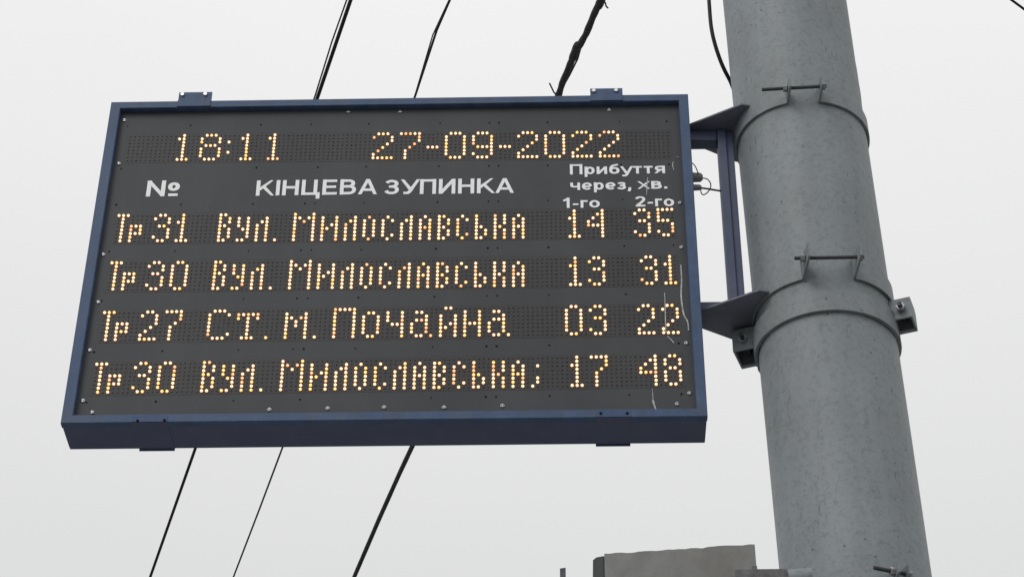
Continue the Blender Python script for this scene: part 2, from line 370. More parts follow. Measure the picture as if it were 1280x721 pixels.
# big digits of the clock line
for ch, r in {'1': '..#/.##/..#/..#/..#/..#/..#/.###', '8': '.###/#...#/#...#/.###/#...#/#...#/#...#/.###', ':': '//#///#//',
              '2': '.###/#...#/....#/...#/..#/.#/#/#####', '7': '#####/....#/....#/...#/..#/.#/.#/.#', '-': '////###///',
              '0': '.###/#...#/#...#/#...#/#...#/#...#/#...#/.###', '9': '.###/#...#/#...#/#...#/.####/....#/#...#/.###'}.items(): glyph(ch, r, 'A')
for ch, r in {'1': '.#/.#/##/.#/.#/.#/.#/###', '2': '.##/#..#/...#/...#/..#/.#/#/####', '3': '.##/#..#/...#/.##/...#/...#/#..#/.##',
              '4': '...#/..##/.#.#/#..#/####/...#/...#/...#', '5': '####/#/#/###/...#/...#/#..#/.##',
              '7': '####/...#/...#/..#/.#/.#/.#/.#', '8': '.##/#..#/#..#/.##/#..#/#..#/#..#/.##',
              '0': '.##/#..#/#..#/#..#/#..#/#..#/#..#/.##',
              'Т': '###/.#/.#/.#/.#/.#/.#/.#', 'р': '///###/#.#/###/#/#',
              'В': '##/#.#/#.#/##/#.#/#.#/#.#/##', 'у': '/#.#/#.#/#.#/.##/..#/..#/##', 'л': '/..#/.##/#.#/#.#/#.#/#.#/#.#', '.': '///////#',
              'М': '#...#/##.##/#.#.#/#...#/#...#/#...#/#...#/#...#', 'и': '/#..#/#..#/#.##/##.#/#..#/#..#/#..#',
              'о': '/.#/#.#/#.#/#.#/#.#/#.#/.#', 'с': '/.#/#.#/#/#/#/#.#/.#', 'а': '/.#/#.#/#.#/###/#.#/#.#/#.#',
              'в': '/##/#.#/#.#/##/#.#/#.#/##', 'ь': '/#/#/#/##/#.#/#.#/##', 'к': '/#.#/#.#/#.#/##/#.#/#.#/#.#', ';': '//.#///.#/.#/#',
              'С': '.###/#...#/#/#/#/#/#...#/.###', 'т': '/#####/#.#.#/..#/..#/..#/..#/.###', 'м': '/#...#/##.##/#.#.#/#.#.#/#...#/#...#/#...#',
              'П': '#####/#...#/#...#/#...#/#...#/#...#/#...#/#...#', 'O': '/.##/#..#/#..#/#..#/#..#/#..#/.##', 'ч': '/#..#/#..#/#..#/.###/...#/...#/...#',
              'a': '/.##/...#/.###/#..#/#..#/#..#/.##.#', 'й': '.##//#..#/#..#/#.##/##.#/#..#/#..#', 'н': '/#..#/#..#/#..#/####/#..#/#..#/#..#'}.items(): glyph(ch, r)
for k in G: assert len(G[k]) == 8, (k, len(G[k]))
MIL = [('М', 38), ('и', 44), ('л', 49), ('о', 53), ('с', 57), ('л', 61), ('а', 65), ('в', 69), ('с', 73), ('ь', 77), ('к', 81), ('а', 85)]
VUL = [('Т', 0), ('р', 3), ('В', 22), ('у', 26), ('л', 30), ('.', 34)]
LINES = {
 'A': [('A1', 10), ('A8', 16), ('A:', 22), ('A1', 24), ('A1', 30), ('A2', 54), ('A7', 60), ('A-', 66), ('A0', 70), ('A9', 76), ('A-', 82), ('A2', 86), ('A0', 92), ('A2', 98), ('A2', 104)],
 'B': VUL + [('3', 8), ('1', 13)] + MIL + [('1', 97), ('4', 101), ('3', 111), ('5', 116)],
 'C': VUL + [('3', 8), ('0', 13)] + MIL + [('1', 97), ('3', 101), ('3', 112), ('1', 117)],
 'D': [('Т', 0), ('р', 3), ('2', 8), ('7', 13), ('С', 22), ('т', 28), ('.', 34), ('м', 38), ('.', 44), ('П', 48), ('O', 54), ('ч', 59), ('a', 64), ('й', 70), ('н', 75), ('a', 80), ('0', 96), ('3', 101), ('2', 111), ('2', 116)],
 'E': VUL + [('3', 8), ('0', 13)] + MIL + [(';', 89), ('1', 97), ('7', 101), ('4', 111), ('8', 116)]}
LV = {'A': -22.69, 'B': 0.0, 'C': 12.93, 'D': 25.84, 'E': 38.87}
TILT = {'A': 0.42, 'B': 0.12, 'C': 0.08, 'D': -0.08, 'E': -0.25}     # each LED strip sits very slightly crooked
def led_xz(line, c, r):
    s = c / 59.5 - 1
    u = c + 0.28 * math.sin(math.pi * c / 119) - (0.1 if line == 'A' else 0)
    if line != 'A': u -= 0.12 * (1 - abs(s))
    vv = LV[line] + r + TILT[line] * s + (0.25 * (1 - s * s) - 0.12 if line in 'BC' else 0)
    return U(u), V(vv)
def dome(bm, x, z, rad, h, n=8, y0=-0.0006, mi=0):
    prev = None
    for fr, dy in ((1.0, 0.0), (0.96, 0.45), (0.62, 0.85)):
        ring = [bm.verts.new((x + rad * fr * math.cos(2 * math.pi * k / n), y0 - h * dy, z + rad * fr * math.sin(2 * math.pi * k / n))) for k in range(n)]
        if prev:
            for k in range(n): bm.faces.new((prev[k], prev[(k + 1) % n], ring[(k + 1) % n], ring[k])).material_index = mi
        prev = ring
    bm.faces.new(prev).material_index = mi
for line in 'ABCDE':
    strip_b = bmesh.new()
    x0, za = led_xz(line, -0.8, -0.8); x1, zb_ = led_xz(line, 119.8, 7.8)
    q = [(x0, led_xz(line, 0, -0.8)[1]), (x1, led_xz(line, 119, -0.8)[1]), (x1, led_xz(line, 119, 7.8)[1]), (x0, led_xz(line, 0, 7.8)[1])]
    fv = [strip_b.verts.new((a, -0.0003, b)) for a, b in q]; bv = [strip_b.verts.new((a, 0.001, b)) for a, b in q]
    strip_b.faces.new(fv); strip_b.faces.new(bv[::-1])
    for k in range(4): strip_b.faces.new((fv[k], fv[(k + 1) % 4], bv[(k + 1) % 4], bv[k]))
    strip = link('led_strip', strip_b, M_MATRIX, board)
    lit = set()
    for ch, c0 in LINES[line]:
        b = bmesh.new()
        for r, rowtxt in enumerate(G[ch]):
            for k, px in enumerate(rowtxt):
                if px == '#':
                    lit.add((c0 + k, r)); x, z = led_xz(line, c0 + k, r)
                    q = random.random(); mi = 0 if q < 0.60 else (1 if q < 0.78 else (2 if q < 0.92 else 4))
                    xj, zj = x + random.gauss(0, 0.00012), z + random.gauss(0, 0.00012)
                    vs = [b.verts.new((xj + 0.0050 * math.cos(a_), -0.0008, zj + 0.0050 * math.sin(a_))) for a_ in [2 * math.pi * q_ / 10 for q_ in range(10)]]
                    b.faces.new(vs).material_index = 3  # disc behind the dome carries the painted glow
                    dome(b, xj, zj, 0.0030 if line != 'A' else 0.0029, 0.0042, 10, y0=-0.0009, mi=mi)
        if ch in ('A:', ';'):                 # marks whose dots stand apart: one object per dot
            b.free()
            for r, rowtxt in enumerate(G[ch]):
                for k, px in enumerate(rowtxt):
                    if px == '#':
                        b = bmesh.new(); x, z = led_xz(line, c0 + k, r); dome(b, x, z, 0.0030, 0.0042, 10)
                        link('lit_dot', b, M_LED, strip, smooth=True, loc=(x, 0, z))
            continue
        ctr = led_xz(line, c0 + 2, 4)
        link('lit_character', b, M_LED, strip, smooth=True, loc=(ctr[0], 0, ctr[1]))
    b = bmesh.new()
    for c in range(120):
        for r in range(8):
            if (c, r) not in lit:
                x, z = led_xz(line, c, r); dome(b, x, z, random.uniform(0.0013, 0.0024), 0.0015, 6, mi=0 if random.random() < 0.62 else 1)
    tag(link('unlit_leds', b, [M_UNLIT, M_UNLIT2], strip, smooth=True), kind='stuff')

# lettering in white vinyl ------------------------------------------------
def arc(cx, cy, rx, ry, a0, a1, n=14):
    return [(cx + rx * math.cos(R(a0 + (a1 - a0) * k / n)), cy + ry * math.sin(R(a0 + (a1 - a0) * k / n))) for k in range(n + 1)]
def st_(x, y0, y1): return [(x, y0), (x, y1)]
LT = {  # letter: (advance, ymin, ymax, strokes as centre lines; capitals are 1 high)
 'К': (.86, 0, 1, [st_(.11, 0, 1), [(.16, .40), (.74, 1.10)], [(.33, .62), (.82, -.10)]]),
 'І': (.24, 0, 1, [st_(.12, 0, 1)]),
 'Н': (.84, 0, 1, [st_(.11, 0, 1), st_(.71, 0, 1), [(.11, .52), (.71, .52)]]),
 'Ц': (.92, -.24, 1, [st_(.11, 0, 1), st_(.68, 0, 1), [(.11, .09), (.88, .09)], [(.81, .17), (.81, -.24)]]),
 'Е': (.76, 0, 1, [st_(.11, 0, 1), [(.11, .91), (.70, .91)], [(.11, .52), (.66, .52)], [(.11, .09), (.72, .09)]]),
 'В': (.84, 0, 1, [st_(.11, 0, 1), [(.11, .91), (.44, .91)] + arc(.44, .725, .20, .185, 80, -80) + [(.11, .535)], [(.11, .53), (.46, .53)] + arc(.46, .31, .24, .22, 80, -80) + [(.11, .09)]]),
 'А': (.86, 0, 1, [[(.06, -.08), (.425, 1.02)], [(.79, -.08), (.425, 1.02)], [(.2, .30), (.65, .30)]]),
 'З': (.76, 0, 1, [arc(.35, .725, .24, .185, 165, -85), [(.22, .53), (.37, .53)], arc(.35, .31, .27, .22, 85, -165)]),
 'У': (.80, 0, 1, [[(.03, 1.08), (.42, .36)], [(.80, 1.08), (.40, .18), (.31, .09), (.10, .09)]]),
 'П': (.84, 0, 1, [st_(.11, 0, 1), st_(.71, 0, 1), [(.11, .91), (.71, .91)]]),
 'И': (.86, 0, 1, [st_(.11, 0, 1), st_(.73, 0, 1), [(.13, .06), (.71, .94)]]),
 'N': (.86, 0, 1, [st_(.11, 0, 1), st_(.71, 0, 1), [(.09, .98), (.73, .02)]]),
 'º': (.50, 0, 1, [arc(.22, .60, .16, .19, 0, 360, 20), [(.02, .09), (.42, .09)]]),
 'р': (.68, -.26, .74, [st_(.11, -.26, .74), arc(.36, .37, .20, .285, 0, 360, 22)]),
 'и': (.70, 0, .74, [st_(.11, 0, .74), st_(.58, 0, .74), [(.11, .04), (.58, .70)]]),
 'б': (.70, 0, 1, [arc(.35, .335, .235, .25, 0, 360, 22), [(.12, .34), (.13, .58), (.20, .76), (.32, .84), (.58, .92)]]),
 'у': (.66, -.26, .74, [[(.02, .82), (.34, .06)], [(.66, .82), (.34, -.08), (.26, -.17), (.06, -.17)]]),
 'т': (.60, 0, .74, [[(0, .655), (.56, .655)], st_(.28, 0, .6)]),
 'я': (.68, 0, .74, [st_(.56, 0, .74), [(.56, .655), (.27, .655)] + arc(.27, .50, .16, .155, 100, 260) + [(.56, .345)], [(.34, .37), (.06, -.08)]]),
 'ч': (.68, 0, .74, [st_(.56, 0, .74), [(.11, .74), (.11, .50)] + arc(.27, .48, .16, .15, 190, 265) + [(.56, .33)]]),
 'е': (.68, 0, .74, [arc(.335, .37, .235, .285, 0, 318, 22), [(.12, .36), (.56, .36)]]),
 'з': (.60, 0, .74, [arc(.27, .53, .18, .13, 165, -85), [(.18, .395), (.30, .395)], arc(.27, .235, .205, .15, 85, -165)]),
 ',': (.30, -.2, .2, [[(.13, .2), (.13, .0), (.06, -.2)]]),
 'х': (.66, 0, .74, [[(.02, .80), (.62, -.06)], [(.62, .80), (.02, -.06)]]),
 'в': (.66, 0, .74, [st_(.11, 0, .74), [(.11, .66), (.34, .66)] + arc(.34, .53, .15, .13, 80, -80) + [(.11, .395)], [(.11, .39), (.36, .39)] + arc(.36, .235, .18, .155, 80, -80) + [(.11, .08)]]),
 '.': (.26, 0, .2, [st_(.12, 0, .2)]),
 '1': (.56, 0, 1, [st_(.36, 0, 1), [(.36, .93), (.24, .80), (.06, .70)]]),
 '-': (.40, .2, .5, [[(.02, .35), (.36, .35)]]),
 'г': (.48, 0, .74, [st_(.11, 0, .74), [(.11, .655), (.46, .655)]]),
 'о': (.70, 0, .74, [arc(.335, .37, .235, .285, 0, 360, 24)]),
 '2': (.70, 0, 1, [arc(.33, .70, .235, .21, 172, -30) + [(.36, .36), (.16, .17)], [(.04, .09), (.64, .09)]]),
}
def lettering(body, xa, xb, ytop, ybase, th=0.175):
    """letters as flat strokes fitted between photo positions xa..xb, capital top ytop, baseline ybase"""
    a = atY(xa, ybase, 0); b = atY(xb, ybase, 0); t = atY((xa + xb) / 2, ytop, 0)
    hgt = t.z - a.z; adv = sum(LT[c][0] + 0.07 for c in body) - 0.13
    sx = (b.x - a.x) / adv; bm = bmesh.new(); x = 0.0; lay = 0
    for ch in body:
        w_, y0, y1, strokes = LT[ch]
        for S_ in strokes:
            lay += 1; yy = -0.0007 - 0.00004 * (lay % 5)
            closed = (abs(S_[0][0] - S_[-1][0]) < 1e-6 and abs(S_[0][1] - S_[-1][1]) < 1e-6)
            pts = S_[:-1] if closed else S_
            n_ = len(pts); L = []
            for k in range(n_):
                p = Vector(pts[k]).to_2d()
                pr = Vector(pts[k - 1]) if (k or closed) else p; nx = Vector(pts[(k + 1) % n_]) if (k < n_ - 1 or closed) else p
                d1 = (p - pr); d2 = (nx - p)
                d1 = d1.normalized() if d1.length > 1e-9 else d2.normalized(); d2 = d2.normalized() if d2.length > 1e-9 else d1
                tn = (d1 + d2).normalized(); nn = Vector((-tn.y, tn.x)); c_ = max(0.6, nn.dot(Vector((-d1.y, d1.x))))
                hw = th / 2 * (0.88 if abs(tn.x) > 0.8 else 1.0) / c_
                pr_ = []
                for sg in (1, -1):
                    q = p + nn * hw * sg; q.y = min(y1, max(y0, q.y)); pr_.append(q)
                L.append(pr_)
            F = [[bm.verts.new((a.x + (x + q.x) * sx, yy, a.z + q.y * hgt)) for q in pr_] for pr_ in L]
            Bk = [[bm.verts.new((a.x + (x + q.x) * sx, 0.0003, a.z + q.y * hgt)) for q in pr_] for pr_ in L]
            m_ = n_ if closed else n_ - 1
            for k in range(m_):
                u_, v_ = k, (k + 1) % n_
                for quad in ((F[u_][0], F[u_][1], F[v_][1], F[v_][0]), (F[u_][0], F[v_][0], Bk[v_][0], Bk[u_][0]), (F[v_][1], F[u_][1], Bk[u_][1], Bk[v_][1])):
                    try: bm.faces.new(quad)
                    except ValueError: pass
        x += w_ + 0.07
    link('printed_lettering', bm, M_WHITE, panel)
lettering('Nº', 181.5, 222.5, 226, 246)
lettering('КІНЦЕВА', 319, 469, 225, 245)
lettering('ЗУПИНКА', 480, 640.5, 224, 243.5)
lettering('Прибуття', 712, 831, 205, 218.5)
lettering('через,', 712.5, 789.5, 225, 238)
lettering('хв.', 798, 834, 223.5, 236.5)
lettering('1-го', 703, 749.5, 247.3, 260.3)
lettering('2-го', 794, 842.5, 245.3, 258.6)

# screws, holes, streaks ---------------------------------------------------
for (x, y) in ((155.5, 150.5), (148.5, 204.5), (500, 139.5), (761.5, 137.5), (129, 318), (122.5, 377.5), (112, 437.5), (103.5, 500.5), (115, 515),
               (336.5, 511.5), (409.5, 510), (480, 508.7), (555, 508.7), (628, 506.7), (862, 491), (858, 428.5), (846.5, 504.5), (852, 309), (850, 253.5), (435.5, 139.5)):
    p = atY(x, y, -0.001); bm = bmesh.new(); dome(bm, p.x, p.z, 0.0046, 0.0032, 12, y0=0.0)
    s = link('screw', bm, M_SCREW, panel, smooth=True, loc=(p.x, 0, p.z))
    bm = bmesh.new(); box(bm, p.x - 0.003, p.x + 0.003, -0.0034, -0.0024, p.z - 0.0006, p.z + 0.0006)
    link('screw_slot', bm, M_HOLE, s)
bm = bmesh.new()
for k, line in enumerate('ABCDE'):
    for c in (-1.0, 13.0, 28.6, 39.8, 42.0, 52.6, 68.5, 79.5, 81.6, 92.4, 108.5, 119):
        for r in (-3.2, 9.4 if line in 'AE' else None):
            if r is None: continue
            if random.random() < 0.12: continue
            x, z = led_xz(line, c, r); rad = random.choice((0.0017, 0.0021, 0.0025))
            vs = [bm.verts.new((x + random.gauss(0, .0001) + rad * math.cos(a), -0.0004, z + rad * math.sin(a))) for a in [2 * math.pi * q / 10 for q in range(10)]]
            cvs = [bm.verts.new((v_.co.x, 0.001, v_.co.z)) for v_ in vs]
            bm.faces.new(vs)
            for q in range(10): bm.faces.new((vs[q], vs[(q + 1) % 10], cvs[(q + 1) % 10], cvs[q]))
tag(link('rivet_heads', bm, M_HOLE, panel), kind='stuff')
def streak(pts, wd):
    P = smooth_path([atY(x, y, -0.0012) for x, y in pts], 5); bm = bmesh.new()
    rs = [wd * (0.55 + 0.45 * math.sin(math.pi * (0.12 + 0.76 * i_ / (len(P) - 1)))) * random.uniform(0.8, 1.15) for i_ in range(len(P))]
    tube(bm, P, rs, 6)
    for v_ in bm.verts: v_.co.y = -0.0012 + (v_.co.y + 0.0012) * 0.3
    link('dried_glue_streak', bm, M_STREAK, panel, smooth=True)
streak([(851, 331), (852, 350), (851.5, 370), (854.5, 392), (859.5, 402), (860.8, 413)], 0.0019)
streak([(830.8, 366), (831.5, 385), (832, 405), (832.5, 416)], 0.0014)
streak([(834, 420), (838.5, 424), (842.5, 428.5)], 0.0014)
streak([(815.3, 486), (816, 494), (816.3, 502)], 0.0008)
streak([(816.2, 500), (817.2, 504), (819.5, 511)], 0.0024)
streak([(809.5, 222), (808.8, 232), (808.3, 244)], 0.0012)
streak([(841.5, 202), (840.8, 207), (842.5, 213)], 0.0012)
streak([(845.5, 196.3), (849, 196.5)], 0.0010)

# mounting tabs on top and straps underneath -------------------------------
for xa, xb, yt in ((222.5, 264, 116.0), (738, 778.5, 111.2)):
    a = atY(xa, 124, YF); b = atY(xb, 124, YF); top = atY(xa, yt, YF + 0.004).z
    bm = bmesh.new(); box(bm, a.x, b.x, YF - 0.0022, YF + 0.0008, ZT - 0.018, ZT, 0.0006); box(bm, a.x, b.x, YF + 0.003, YF + 0.006, ZT - 0.002, top, 0.0006)
    box(bm, a.x + 0.001, b.x - 0.001, YF - 0.0015, YF + 0.0062, ZT - 0.0005, ZT + 0.002)
    tb = link('mounting_tab', bm, M_FRAME, board)
    for fx in (0.11, 0.80):
        c = Vector((a.x + (b.x - a.x) * fx, YF + 0.003, top - 0.0085))
        bm = bmesh.new(); tube(bm, [c, c + Vector((0, -0.004, 0))], [0.0055, 0.0042], 12)
        link('tab_bolt', bm, M_SCREW, tb, loc=c)
for xa, xb, h1, h2 in ((164, 209, (171.8, 525.3), (205.5, 524.8)), (745, 789, (751, 516), (784, 516))):
    a = atY(xa, 530 if xa < 300 else 519, YF); b = atY(xb, 530 if xa < 300 else 519, YF)
    bm = bmesh.new(); box(bm, a.x, b.x, 0.0045, YB + 0.004, ZB + 0.0003, ZB + 0.0010); box(bm, a.x, b.x, YB + 0.0005, YB + 0.0035, ZB - 0.0025, ZB + 0.03)
    box(bm, a.x + 0.0003, b.x - 0.0003, YF + 0.0005, 0.0043, ZB - 0.0003, ZB + 0.0002)
    st = link('bottom_strap', bm, M_HOUS, board)
    bm = bmesh.new(); box(bm, a.x + 0.0006, b.x - 0.0006, YF - 0.0008, YF - 0.0002, ZB + 0.0009, ZB + 0.0162); link('strap_face', bm, M_FRAME2, st)
    for h in (h1, h2):
        c = atY(h[0] if h[0] > xa else xa + 4, h[1], YF - 0.0018); bm = bmesh.new()
        tube(bm, [c + Vector((0, 0.001, 0)), c], 0.0030, 10)
        link('strap_hole', bm, M_HOLE, st, loc=c)

# cable glands -------------------------------------------------------------
YG = 0.035
g1 = atY(866, 222, YG); g2 = atY(866, 234.5, YG)
XG = XR
for gg, rr_, ln in ((g1, 0.0108, 0.026), (g2, 0.0070, 0.022)):
    bm = bmesh.new(); c = Vector((XG - 0.001, YG, gg.z))
    tube(bm, [c, c + Vector((0.006, 0, 0))], rr_ * 1.1, 8)
    tube(bm, [c + Vector((0.0058, 0, 0)), c + Vector((ln * 0.8, 0, 0)), c + Vector((ln, 0, 0))], [rr_, rr_ * 0.95, rr_ * 0.55], 16)
    link('cable_gland', bm, M_GLAND, board, smooth=True, loc=c)
def cable(name, pts, r, parent, mt=None, n=8, steps=8):
    bm = bmesh.new(); P = smooth_path(pts, steps); tube(bm, P, r, n); return link(name, bm, mt or M_RUBBER, parent, smooth=True)
pp = lambda *l: [atY(x, y, Y) for x, y, Y in l]
cable('cable', pp((865.5, 204, .03), (869, 208, .022), (872.5, 216, .022), (873, 220, .03)), 0.0012, board)
cable('cable', pp((878, 222.5, .035), (884, 224, .034), (888, 229, .03), (888, 235, .028), (884, 241, .026), (879, 243.5, .028), (876.5, 241, .032), (876, 237, .034)), 0.0013, board)
cable('cable', pp((877, 235.2, .035), (884, 236, .034), (892, 237.4, .034), (901, 238.8, .04)), 0.0021, board)

# ------------------------------------------------------------------ bracket between board and pole
ZU, ZL = 4.889, 4.372
brk = empty('mounting_bracket', (1.30, 0.05, ZL), 'violet grey welded steel bracket joining the blue board to the pole with two strap clamps', 'bracket')
def plate(z0, z1):
    pts = [(1.2415, 0.018)] + [(1.345, -0.045)]
    c = pole_pt(0, 0, z0)
    r = prad(z0) * 1.006 + 0.0058
    for k in range(0, 13):
        d = -41 - (98) * k / 12
        p = pole_pt(d, r, z0); pts.append((p.x, p.y))
    pts += [(1.345, 0.145), (1.2415, 0.078)]
    return pts
pu = [(1.2415, 0.018), (1.352, -0.046)] + [tuple(pole_pt(-52 - 76 * k / 12, prad(ZU) * 1.006 + 0.003, ZU))[:2] for k in range(13)] + [(1.352, 0.146), (1.2415, 0.078)]
bm = bmesh.new(); prism(bm, pu, ZU, ZU + 0.005, 0.0006); link('gusset_plate', bm, M_GUSSET, brk)
pl = [(1.2415, 0.018), (1.357, -0.048)] + [tuple(pole_pt(-52 - 76 * k / 12, prad(ZL) * 1.006 + 0.003, ZL))[:2] for k in range(13)] + [(1.357, 0.148), (1.2415, 0.078)]
bm = bmesh.new(); prism(bm, pl, ZL, ZL + 0.005, 0.0006); link('gusset_plate', bm, M_GUSSET, brk)
ta = atY(897.5, 190, 0.030); tb_ = atY(918, 190, 0.030); ba = atY(911.5, 365, 0.030); bb = atY(931, 365, 0.030)
XA, XB = (ta.x + ba.x) / 2, (tb_.x + bb.x) / 2
XM = XA + (XB - XA) * 0.55
bm = bmesh.new(); box(bm, 1.240, XA - 0.001, 0.034, 0.066, ZU - 0.031, ZU - 0.0008, 0.002); link('arm_tube', bm, M_BRACK, brk)
bm = bmesh.new(); box(bm, 1.240, XA - 0.001, 0.034, 0.066, ZL + 0.0058, ZL + 0.036, 0.002); link('arm_tube', bm, M_BRACK, brk)
bm = bmesh.new(); box(bm, XA, XM, 0.030, 0.066, ZL + 0.0058, ZU - 0.0008, 0.002)
vt = link('upright_tube', bm, M_BRACK, brk)
bm = bmesh.new(); box(bm, XM + 0.0003, XB, 0.036, 0.042, ZL + 0.0058, ZU - 0.0008, 0.001)
link('upright_flange', bm, M_BRACK, brk)

def strap_clamp(parent, z0, z1, a_l, a_r, length, dirdeg, taper=0.006, rodl=0.03, rodr=0.012, rod_frac=0.62, bandname='clamp_band', th=0.005):
    bm = bmesh.new(); band(bm, a_r, 360 + a_l, z0, z1, th=th)
    link(bandname, bm, M_CLAMP, parent, smooth=True)
    ends = []
    for a in (a_l, a_r):
        bm = bmesh.new(); p, q, d = ear(bm, a, z0, z1, length, 0.0045, dirdeg, taper); ends.append((p, q))
        c = (p + q) / 2
        link('clamp_lug', bm, M_CLAMP, parent, loc=(c.x, c.y, z0))
    pa = ends[0][0].lerp(ends[0][1], rod_frac); pb = ends[1][0].lerp(ends[1][1], rod_frac)
    zc = (z0 + z1) / 2; pa.z = pb.z = zc
    ax = (pb - pa).normalized(); gapl = (pb - pa).length
    rod_with_nuts(parent, pa, ax, rodl, gapl + rodr, [(-0.0075, 0.009), (gapl + 0.006, 0.007)])
# find the band heights from where its lower front edge sits
zu0 = atY(1003, 126.0, PY - 0.149).z; zl0 = atY(1040, 344.5, PY - 0.149).z; zc0 = atY(1030, 386.5, PY - 0.152).z
strap_clamp(brk, zu0, zu0 + 0.040, -17.5, 10.4, 0.056, 4, rodl=0.058)
strap_clamp(brk, zl0, zl0 + 0.052, -21.9, 20.8, 0.074, 7, taper=0.010, rodl=0.024)

# ------------------------------------------------------------------ two-piece collar below the bracket
ROT = -19.0
col = empty('pole_collar', pole_pt(0, 0, zc0), 'heavy two-piece grey collar bolted round the pole just below the lower bracket plate', 'pole collar')
for s0 in (0, 180):
    bm = bmesh.new(); band(bm, s0 - 88 + ROT, s0 + 88 + ROT, zc0, zc0 + 0.052, th=0.007, gap=0.0002)
    link('collar_half', bm, M_CLAMP, col, smooth=True)
for side in (-1, 1):
    dd = ROT + 90 * side
    d = Vector((math.sin(R(dd)), -math.cos(R(dd)), 0)); tn = Vector((-d.y * side, d.x * side, 0)) * -1   # tn points to the street side
    if tn.y > 0: tn = -tn
    p = pole_pt(dd, prad(zc0) + 0.0015, zc0); p.z = 0
    hw = 0.047 if side < 0 else 0.040
    zl_, zh_ = zc0 + (0.030 if side < 0 else 0.034), zc0 + 0.080
    for sgn in (1, -1):                        # front and rear flange with a gap between
        bm = bmesh.new()
        o0, o1 = (-0.026, 0.034 if side < 0 else 0.022) if sgn > 0 else (0.0265, 0.034)
        pts = [p + tn * sgn * o0, p + d * hw + tn * sgn * o0, p + d * hw + tn * sgn * o1, p - d * 0.004 + tn * sgn * o1]
        if sgn > 0:
            tk = 0.004; e0, e1, e2, e3 = pts       # e3-e2 street side, e2-e1 outer end, e1-e0 rear
            dn_ = d; tn_ = tn
            prism(bm, [(q_.x, q_.y) for q_ in (e3, e2, e2 - tn_ * tk, e3 - tn_ * tk)], zl_, zh_)
            prism(bm, [(q_.x, q_.y) for q_ in (e0, e1, e1 + tn_ * tk, e0 + tn_ * tk)], zl_, zh_)
            prism(bm, [(q_.x, q_.y) for q_ in (e1 + tn_ * (tk + .0003), e2 - tn_ * (tk + .0003), e2 - tn_ * (tk + .0003) - dn_ * tk, e1 + tn_ * (tk + .0003) - dn_ * tk)], zl_ + 0.0005, zh_ - 0.0005)
            prism(bm, [(q_.x, q_.y) for q_ in (e0, e1, e2, e3)], zh_ + 0.0002, zh_ + 0.004)
        else:
            prism(bm, [(q_.x, q_.y) for q_ in pts], zl_, zh_, 0.001)
        link('collar_flange', bm, M_CLAMP, col, loc=(p.x, p.y, zl_))
    c = p + d * hw * 0.5 + tn * 0.03; c.z = (zl_ + zh_) / 2
    rod_with_nuts(col, c, tn, 0.075, 0.024 if side < 0 else 0.012, [(0.006 if side < 0 else 0.0, 0.008), (-0.066, 0.008)], r=0.0050)

# ------------------------------------------------------------------ grey cabinet on its own clamp, low in the picture
YC = -0.09
tl = atY(755.5, 692.5, YC); 
dlt = R(6.0)
WC = (atY(942.5, 681, YC).x - tl.x) * 1.0
dx = Vector((math.cos(dlt), -math.sin(dlt), 0)); dn = Vector((-math.sin(dlt), -math.cos(dlt), 0))
cab = empty('grey_cabinet', (tl.x + WC / 2, YC, tl.z - 0.42), 'grey beige sheet metal box with black left edge beside the pole', 'cabinet')
bm = bmesh.new(); pA = Vector((tl.x, YC, 0)); pB = pA + dx * WC
pts = [pA, pB, pB - dn * 0.12, pA - dn * 0.12]
t = bmesh.new()
nseg = 26; H = 0.42; rows_ = []
prism(bm, [(q_.x, q_.y) for q_ in pts], tl.z - H, tl.z - 0.006, 0.0)
link('box_body', bm, M_BOXF, cab)
# ragged top edge: a thin bent lip whose height wavers
bm = bmesh.new(); prev = None
for k in range(nseg + 1):
    q_ = pA.lerp(pB, k / nseg) + dn * 0.0036; zt_ = tl.z + random.uniform(-0.0022, 0.0010)
    ring = [bm.verts.new((q_.x, q_.y, tl.z - H)), bm.verts.new((q_.x, q_.y, zt_)), bm.verts.new((q_.x - dn.x * 0.003, q_.y - dn.y * 0.003, zt_)), bm.verts.new((q_.x - dn.x * 0.003, q_.y - dn.y * 0.003, tl.z - H))]
    if prev:
        for j in range(4): bm.faces.new((prev[j], prev[(j + 1) % 4], ring[(j + 1) % 4], ring[j]))
    else: bm.faces.new(ring)
    prev = ring
bm.faces.new(prev[::-1])
link('front_sheet', bm, M_BOXF, cab)
pL = atY(741, 694, YC + 0.012)
bm = bmesh.new(); pts = [pA - dx * 0.0006, Vector((pL.x + 0.006, YC + 0.005, 0)), Vector((pL.x, YC + 0.014, 0)), Vector((pL.x, YC + 0.13, 0)), pA - dn * 0.12 - dx * 0.0006]
prism(bm, [(q_.x, q_.y) for q_ in pts], tl.z - H, tl.z - 0.002, 0.0015)
link('black_side', bm, M_BOXD, cab)

